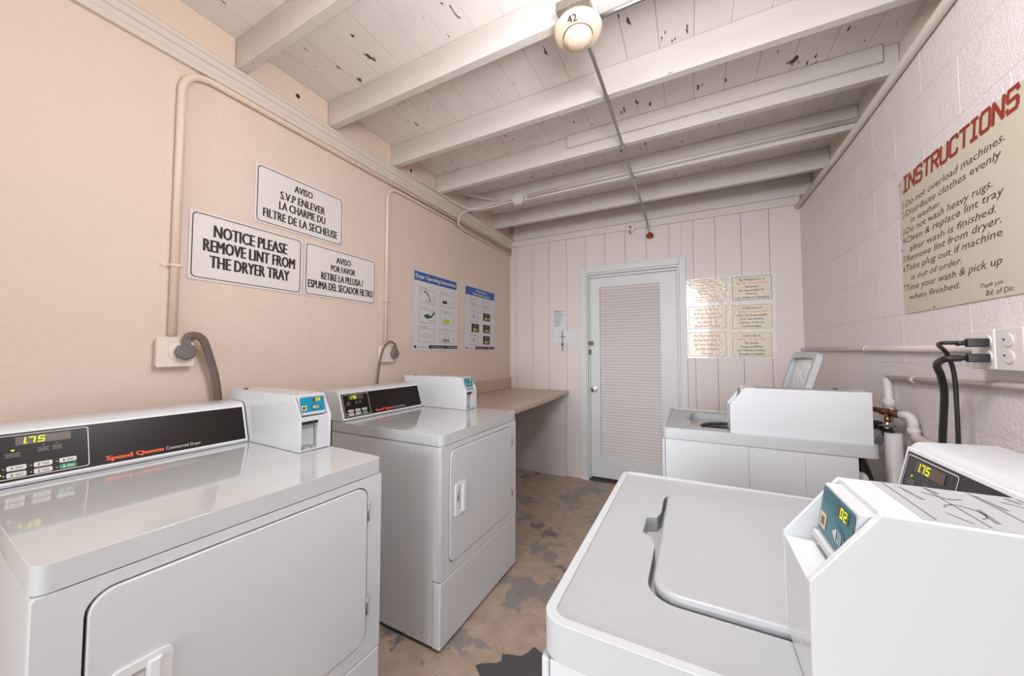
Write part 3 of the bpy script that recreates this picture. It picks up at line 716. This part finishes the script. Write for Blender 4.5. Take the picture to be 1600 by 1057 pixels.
# papers and cross on the back wall
t = thing('paper_note', 'tall narrow printed paper pinned left of the door', 'paper', (-1.303, YB-.0003, 1.360))
box('sheet', (0, .142), (-.0008, 0), (0, .342), M['paper'], t)
ff('printed_lines', [rect(.012, .012+random.uniform(.06, .118), .322-k*.0125, .322-k*.0125+.004) for k in range(13)]+[rect(.010, .130, .326, .333)], M['greyline'], t, -.0012)
t = thing('paper_note', 'small blank white card beside the tall paper note', 'paper', (-1.160, YB-.0003, 1.358))
box('sheet', (0, .092), (-.0008, 0), (0, .126), M['paper'], t)
t = thing('wall_cross', 'thin dark metal cross hanging over the paper note', 'cross', (-1.197, YB-.003, 1.27))
tube('upright', [(0, -.004, .0), (0, -.004, .215)], .0035, M['gap'], t, seg=8)
tube('cross_bar', [(-.030, -.004, .150), (.030, -.004, .150)], .003, M['gap'], t, seg=8)
lathe('pendant', [(.004, 0), (.011, .008), (.011, .016), (.004, .022)], M['gap'], t, loc=(0, -.006, .060), seg=12)

# ------------------------------------------------------------ hand-lettered instructions board on the right wall
IY = 2.010
t = thing('instructions_board', 'beige hand lettered instructions board on the right wall', 'sign', (XR-.0005, IY, 1.415), rad(-90))
box('board', (0, .650), (-.004, 0), (0, .553), M['board_sign'], t, bv=.0015, seg=1)
LET = {'I': [[(.1, 1), (.9, 1)], [(.5, 1), (.5, 0)], [(.1, 0), (.9, 0)]], 'N': [[(.05, 0), (.05, 1), (.95, 0), (.95, 1)]],
       'S': [[(.95, .82), (.85, 1), (.15, 1), (.05, .85), (.05, .62), (.15, .5), (.85, .5), (.95, .38), (.95, .15), (.85, 0), (.15, 0), (.05, .15)]],
       'T': [[(.0, 1), (1, 1)], [(.5, 1), (.5, 0)]], 'R': [[(.05, 0), (.05, 1), (.85, 1), (.95, .9), (.95, .62), (.85, .5), (.05, .5)], [(.45, .5), (.95, 0)]],
       'U': [[(.05, 1), (.05, .12), (.18, 0), (.82, 0), (.95, .12), (.95, 1)]], 'C': [[(.95, .82), (.85, 1), (.18, 1), (.05, .85), (.05, .15), (.18, 0), (.85, 0), (.95, .18)]],
       'O': [[(.18, 0), (.05, .15), (.05, .85), (.18, 1), (.82, 1), (.95, .85), (.95, .15), (.82, 0), (.18, 0)]]}
pol = []; x = .032; wds = dict(I=.030, T=.040)
for ch in 'INSTRUCTIONS':
    wd = wds.get(ch, .040); h = .056+(x*.0); zb = .495+.0*x
    for s_ in LET[ch]: pol += stroke([(x+a*wd+b*.008, zb+b*h) for a, b in s_], .0120)
    x += wd+.0098
ff('painted_heading', pol, M['brick_red'], t, -.0046)
z_ = lambda z: z-1.415
L_ = [('1', .018, .026, 1.843, .030), ('Do not overload machines.', .036, .545, 1.845, .024),
      ('2', .014, .026, 1.806, .024), ('Distribute clothes evenly', .034, .530, 1.806, .024), ('in washer.', .068, .258, 1.771, .022),
      ('3', .010, .024, 1.736, .026), ('Do not wash heavy rugs.', .032, .492, 1.736, .024),
      ('4', .008, .022, 1.700, .028), ('Clean & replace lint tray', .028, .532, 1.700, .024), ('after wash is finished.', .054, .500, 1.660, .023),
      ('5', .002, .018, 1.626, .026), ('Remove lint from dryer.', .026, .517, 1.624, .024),
      ('6', .002, .016, 1.588, .024), ('Take plug out if machine', .022, .518, 1.587, .024), ('is out of order.', .054, .350, 1.547, .021),
      ('7', -.004, .008, 1.508, .028), ('Time your wash & pick up', .014, .512, 1.508, .024), ('when finished.', .038, .335, 1.470, .021),
      ('Thank you.', .424, .514, 1.453, .012), ('Bd. of Dir.', .444, .548, 1.427, .015)]
text([(a, b+.006, c+.006, z_(d), e, 0) for a, b, c, d, e in L_], M['brownink'], t, -.0046, shear=.22, weight=-.004, jitter=.0012)
for px, pz in ((.006, .535), (.200, .546), (.006, .262), (.200, .008)):
    lathe('nail', [(.003, 0), (.003, .002)], M['brass'], t, loc=(px, -.004, pz), rot=(rad(90), 0, 0), seg=8)

# ------------------------------------------------------------ conduits and outlets on the left wall
cx_ = XL+.0145
t1 = tube('wall_conduit', [(cx_, .613, 1.322), (cx_, .613, 2.408), (cx_, YB-.003, 2.408)], .0138, M['cream'], fillet=.11)
tag(t1, 'cream painted conduit rising from the nearer outlet and bending along the left wall top', 'conduit')
t2 = tube('wall_conduit', [(cx_-.003, 1.684, 1.310), (cx_-.003, 1.684, 2.378), (cx_-.003, YB-.003, 2.378)], .0112, M['cream'], fillet=.10)
tag(t2, 'cream painted conduit rising from the farther outlet and bending under the other one', 'conduit')
for (yy, zz, o) in ((.613, 1.60, t1), (1.684, 1.60, t2)):
    b = box('conduit_strap', (XL+.0005-0, XL+.030), (yy-.019, yy+.019), (zz-.006, zz+.006), M['cream'], o, bv=.003)
    box('strap_tab', (XL+.0005, XL+.004), (yy-.040, yy-.018), (zz-.006, zz+.006), M['cream'], o, bv=.001)
def outlet_left(label, y, z, s):
    t = thing('outlet_box', label, 'outlet', (XL+.0005, y, z), rad(90), 'round dryer outlets on the left wall')
    box('back_box', (-.052*s, .052*s), (-.034, 0), (-.055*s, .055*s), M['outlet'], t, bv=.008, seg=3)
    box('face_plate', (-.056*s, .056*s), (-.039, -.034), (-.058*s, .058*s), M['outlet'], t, bv=.003)
    lathe('round_socket', [(.034*s, 0), (.034*s, .005), (.028*s, .007)], M['outlet'], t, loc=(.010, -.039, .0), rot=(rad(90), 0, 0))
    return t
outlet_left('cream outlet box at the foot of the nearer wall conduit', .618, 1.262, 1.0)
outlet_left('cream outlet box at the foot of the farther wall conduit', 1.678, 1.250, .92)
def dryer_cord(label, y, z, pts, r, flat, m):
    t = thing('power_cord', label, 'power cord', (XL+.055, y, z), rad(90), 'dryer power cords')
    pg = lathe('plug', [(.030, 0), (.033, .004), (.033, .018), (.026, .024), (.0, .025)], M['plug'], t, loc=(0, .008, 0), rot=(rad(90), 0, 0), seg=8)
    box('plug_neck', (-.012, .012), (-.014, .006), (.025, .052), M['plug'], t, bv=.004)
    tube('cable', spline(pts), r, m, t, flat=flat, seg=10)
    return t
dryer_cord('flat brown cord with grey plug dropping behind the nearest dryer', .640, 1.262,
           [(0, -.004, .040), (.008, -.006, .062), (.050, -.002, .052), (.082, .006, -.03), (.110, .012, -.14), (.125, .015, -.30), (.13, .02, -.5)], .0075, 2.0, M['cord'])
dryer_cord('thin brown cord looping over the farther outlet box down behind the second dryer', 1.722, 1.252,
           [(0, -.004, .040), (-.006, -.008, .062), (-.050, -.006, .076), (-.095, -.002, .035), (-.115, .004, -.04), (-.130, .010, -.18), (-.135, .02, -.4)], .0068, 1.0, M['cord'])

# ------------------------------------------------------------ ceiling fittings
DX, DY = -.365, 1.262
t = thing('smoke_detector', 'round cream smoke detector marked 42 under the ceiling joist', 'detector', (DX, DY, 2.53))
box('mounting_box', (-.054, .064), (-.098, .020), (-.034, -.0005), M['metalbox'], t, bv=.002)
lathe('detector_base', [(.052, -.029), (.085, -.034), (.090, -.044), (.084, -.058), (.056, -.068)], M['detector'], t, seg=40)
lathe('detector_ring', [(.052, -.066), (.054, -.076), (.044, -.084)], M['detector'], t, seg=36)
lathe('ring_gap', [(.0545, -.0655), (.0575, -.0672), (.0545, -.069)], M['brass'], t, seg=36)
lathe('sensor_cap', [(.040, -.083), (.040, -.091), (.032, -.097), (.004, -.098)], M['detector'], t, seg=36)
o = text([('42', -.020, .014, -.007, .024, 0)], M['ink'], t, 0, name='number', weight=.03)
o.location = (.003, -.0695, -.0638); o.rotation_euler = (rad(70), 0, 0)
t = tube('ceiling_conduit', [(DX+.06, DY+.012, 2.512), (DX+.16, DY+.012, 2.512), (DX+.30, DY+.012, 2.512), (.86, DY+.012, 2.512)], .0085, M['galv'])
tag(t, 'bright metal conduit running from the smoke detector towards the right wall', 'conduit')
t = tube('ceiling_conduit', [(DX+.010, DY+.052, 2.500), (DX+.012, DY+.16, 2.516), (-.352, 1.72, 2.519), (-.356, 2.5, 2.519), (-.358, 3.36, 2.519), (-.340, 3.425, 2.40), (-.330, 3.44, 2.350)], .0085, M['galv'], fillet=.05)
tag(t, 'dull metal conduit crossing under the joists to a red cap near the door', 'conduit')
for yy in (2.19, 2.64): box('coupling', (-.368, -.342), (yy-.018, yy+.018), (2.508, 2.5295), M['galv'], t, bv=.004)
lathe('red_cap', [(.014, -.026), (.029, -.018), (.031, .0), (.024, .014), (.012, .022)], M['rust'], t, loc=(-.329, 3.441, 2.345), seg=9)
t = thing('lamp_holder', 'small round white pull chain lamp holder on the trim above the door', 'lamp holder', (-.505, YB-.019, 2.452))
lathe('holder_base', [(.045, 0), (.047, .010), (.034, .020)], M['trimw'], t, loc=(0, 0, 0), rot=(rad(90), 0, 0))
lathe('socket_hole', [(.010, 0), (.010, .002)], M['black'], t, loc=(0, -.020, .002), rot=(rad(90), 0, 0), seg=12)
tube('pull_chain', [(0, -.018, -.02), (.002, -.02, -.045), (-.001, -.018, -.075)], .0022, M['gap'], t, seg=6)
tube('socket_arm', [(.012, -.014, -.016), (-.008, -.026, -.034), (.004, -.022, -.058)], .004, M['steel'], t, seg=8)
# white conduit along the fifth joist with its octagonal box
JY = 2.616
t = tube('joist_conduit', [(-1.19, JY-.013, 2.552), (.862, JY-.013, 2.572)], .0135, M['joist'])
tag(t, 'white painted conduit along the side of a joist, right of the octagonal box', 'conduit')
t = thing('junction_box', 'white painted octagonal junction box on the side of a joist', 'junction box', (-1.275, JY-.0005, 2.545))
lathe('box_body', [(.056, 0), (.056, .030), (.050, .036), (.0, .037)], M['joist'], t, rot=(rad(90), rad(22.5), 0), seg=8)
lathe('box_screw', [(.005, 0), (.005, .003)], M['trimw'], t, loc=(.02, -.035, .01), rot=(rad(90), 0, 0), seg=8)
t = tube('ceiling_cable', spline([(XL+.036, 1.95, 2.535), (XL+.042, 2.20, 2.534), (XL+.05, 2.33, 2.525), (-1.73, 2.47, 2.512), (-1.66, 2.55, 2.512), (-1.55, JY-.03, 2.520), (-1.42, JY-.012, 2.535), (-1.315, JY-.010, 2.535)]), .0085, M['joist'])
tag(t, 'white cable from the left trim sagging below the joist into the octagonal box', 'cable')
t = tube('ceiling_cable', spline([(-1.318, JY-.012, 2.558), (-1.50, JY-.012, 2.552), (-1.66, JY-.05, 2.530), (-1.735, 2.47, 2.470), (-1.755, 2.43, 2.41), (-1.772, 2.45, 2.360), (-1.790, 2.55, 2.351), (-1.796, 2.80, 2.352), (-1.800, YB-.004, 2.352)]), .0085, M['joist'])
tag(t, 'white cable hooking down over the left trim and running along the wall to the corner', 'cable')
t = tube('ceiling_cable', spline([(XL+.013, 2.30, 2.60), (-1.72, 2.42, 2.612), (-1.62, 2.53, 2.606), (-1.52, JY-.016, 2.585), (-1.46, JY-.014, 2.568)]), .007, M['joist'])
tag(t, 'short white cable bowed from the left blocking up to the joist', 'cable')
# painted pipe along the top of the right wall
t = tube('ceiling_pipe', [(XR-.006, YF, 2.41), (XR-.014, .6, 2.412), (XR-.018, 1.6, 2.405), (XR-.018, 2.5, 2.392), (XR-.020, YB-.022, 2.412)], .017, M['trimw'], fillet=.2)
tag(t, 'painted white pipe along the top of the right wall', 'pipe')
# fixtures for the two added ceiling lamps, both out of view
t = thing('added_bulb_fixture', 'unseen bulb fixture added under the joist above the nearest dryer', 'lamp', (-.95, .15, 2.60))
box('fixture_strap', (-.05, .05), (-.10, .183), (.02, .0695), M['metalbox'], t)
lathe('fixture_base', [(.055, .019), (.055, -.03), (.03, -.08), (.022, -.17)], M['trimw'], t)
t = thing('added_globe_fixture', 'unseen round lamp fixture added in the joist bay above the camera', 'lamp', (-.10, .76, 2.60))
lathe('fixture_base', [(.060, .069), (.060, .0), (.03, -.06), (.022, -.10)], M['trimw'], t)

# ------------------------------------------------------------ right wall pipes, outlet, hoses
t = tube('wall_pipe', [(XR-.0125, YB-.002, 1.281), (XR-.0125, 1.56, 1.272)], .0125, M['mauvepipe'])
tag(t, 'upper mauve painted pipe running level to the right wall outlet', 'pipe')
for yy in (2.36, 3.40): tube('pipe_collar', [(XR-.0125, yy-.012, 1.278), (XR-.0125, yy+.012, 1.278)], .0155, M['mauvepipe'], t)
t = tube('wall_pipe', [(XR-.012, .4, 1.200), (XR-.012, 2.150, 1.146)], .0115, M['mauvepipe'])
tag(t, 'lower mauve painted pipe sloping along the right wall under the outlet', 'pipe')
tube('pipe_collar', [(XR-.012, 1.93, 1.153), (XR-.012, 1.955, 1.152)], .0145, M['mauvepipe'], t)
t = thing('water_tap', 'brass water tap with red handle on white fittings behind the far washing machine', 'tap', (.745, 2.08, 1.0))
tube('down_pipe', [(.018, .058, .148), (.018, .050, .010), (.0, .035, -.005)], .0145, M['pvc'], t, fillet=.02)
tube('pipe_fitting', [(.018, .054, .055), (.018, .052, .02)], .020, M['pvc'], t)
tube('valve_body', [(-.035, .03, .010), (-.015, -.122, .012)], .0125, M['brass'], t)
tube('valve_nut', [(-.031, -.02, .010), (-.026, -.055, .012)], .0165, M['brass'], t, seg=6)
tube('valve_nut', [(-.020, -.088, .012), (-.017, -.112, .012)], .0165, M['brass'], t, seg=6)
tube('tap_spout', [(-.032, -.068, .004), (-.042, -.098, -.022)], .010, M['brass'], t)
hd_ = tube('handle', [(-.065, .055, .050), (-.068, .060, -.022)], .009, M['red'], t, flat=1.6)
lathe('handle_wheel', [(.020, 0), (.022, .005), (.020, .010)], M['red'], t, loc=(-.06, .05, .03), rot=(rad(90), 0, 0), seg=14)
tube('valve_stem', [(-.035, .03, .010), (-.062, .052, .026)], .006, M['brass'], t)
tube('elbow', [(-.013, -.118, .012), (.006, -.142, .012), (.010, -.152, -.01), (.010, -.154, -.062)], .0160, M['pvc'], t, fillet=.025)
tube('elbow_collar', [(.010, -.154, -.034), (.010, -.154, -.058)], .0190, M['pvc'], t)
tube('feed_pipe', [(.010, -.154, -.062), (.014, -.19, -.074), (.020, -.40, -.080), (.020, -.90, -.095)], .0165, M['mauvepipe'], t, fillet=.03)
t = thing('fill_hose', 'silvery water hose with metal collar hanging from the brass tap', 'hose', (.698, 1.972, .968))
lathe('hose_collar', [(.026, 0), (.028, .004), (.012, .008), (.010, .016)], M['chrome'], t, loc=(0, 0, -.008), rot=(rad(-12), 0, 0), seg=20)
tube('ferrule', [(0, .002, -.006), (-.002, .022, -.050)], .011, M['chrome'], t)
tube('hose', spline([(-.002, .022, -.045), (-.010, .07, -.095), (-.022, .14, -.16), (-.03, .20, -.26), (-.05, .22, -.60)]), .0125, M['hose'], t)
t = tube('standpipe', [(.705, 1.948, .02), (.705, 1.948, .938)], .026, M['pvc'])
tag(t, 'white upright drain standpipe in the gap behind the far washing machine', 'pipe')
t = tube('drain_hose', spline([(.700, 1.948, .80), (.700, 1.950, .90), (.700, 1.975, .938), (.698, 2.02, .952), (.693, 2.10, .940), (.675, 2.20, .86), (.650, 2.26, .70), (.63, 2.27, .40), (.625, 2.25, .12)]), .018, M['black'])
tag(t, 'black drain hose arching into the white standpipe', 'hose')
t = tube('drain_hose', spline([(.590, 1.94, .825), (.60, 1.92, .79), (.612, 1.91, .72), (.610, 1.915, .60), (.60, 1.94, .3), (.60, 1.96, .05)]), .024, M['black'])
tag(t, 'black hose hanging at the back corner of the far washing machine', 'hose')
lathe('hose_clamp', [(.024, 0), (.026, .004), (.026, .024), (.022, .03)], M['pvc'], t, loc=(.575, 1.885, .76), rot=(rad(70), 0, 0), seg=16)

# duplex outlet pair with two black plugs
OY, OZ = 1.455, 1.268
t = thing('outlet_box', 'painted white double outlet box on the right wall holding two black plugs', 'outlet', (XR-.0005, OY, OZ), rad(-90))
box('back_box', (-.085, .085), (-.036, 0), (-.050, .050), M['outletw'], t, bv=.006, seg=3)
box('face_plate', (-.092, -.002), (-.046, -.036), (-.056, .056), M['outletw'], t, bv=.004, seg=3)
box('face_plate', (.000, .092), (-.044, -.036), (-.057, .057), M['outletw'], t, bv=.004, seg=3)
for zz in (.024, -.020): lathe('socket_face', [(.017, 0), (.017, .003)], M['outletw'], t, loc=(.045, -.044, zz), rot=(rad(90), 0, 0), seg=18)
for zz in (.026, -.016): lathe('socket_slot', [(.0028, 0), (.0028, .0008)], M['black'], t, loc=(.035, -.0472, zz), rot=(rad(90), 0, 0), seg=8)
for zz in (.024, -.020): lathe('socket_face', [(.017, 0), (.017, .003)], M['outletw'], t, loc=(-.026, -.046, zz), rot=(rad(90), 0, 0), seg=18)
def wcord(label, z, pts, r):
    t = thing('power_cord', label, 'power cord', (XR-.0500, OY+.022, z), rad(-90), 'washer power cords')
    prism('plug', [(-.014, .0), (.014, 0), (.012, -.022), (.006, -.040), (-.006, -.040), (-.012, -.022)], 2, -.012, .012, M['cordblack'], t, bv=.003)
    tube('strain_relief', [(0, -.038, 0), (0, -.058, -.002)], .0068, M['cordblack'], t)
    tube('cable', spline(pts), r, M['cordblack'], t, flat=1.0)
# local axes: X = -world y, Y = world x ; behind the near washing machine's console
wcord('thin black cord from the upper of two plugs on the right wall', 1.287, [(0, -.05, 0), (-.012, -.080, 0), (-.070, -.062, -.006), (-.104, -.032, -.030), (-.114, -.014, -.09), (-.115, -.011, -.20), (-.117, -.011, -.35), (-.118, -.011, -.50)], .0056)
wcord('thick black cord from the lower of two plugs on the right wall', 1.244, [(0, -.05, -.001), (-.012, -.076, -.004), (-.075, -.066, -.022), (-.122, -.038, -.060), (-.152, -.020, -.12), (-.185, -.014, -.26), (-.205, -.014, -.45)], .0092)

bpy.data.objects.remove(_fo)
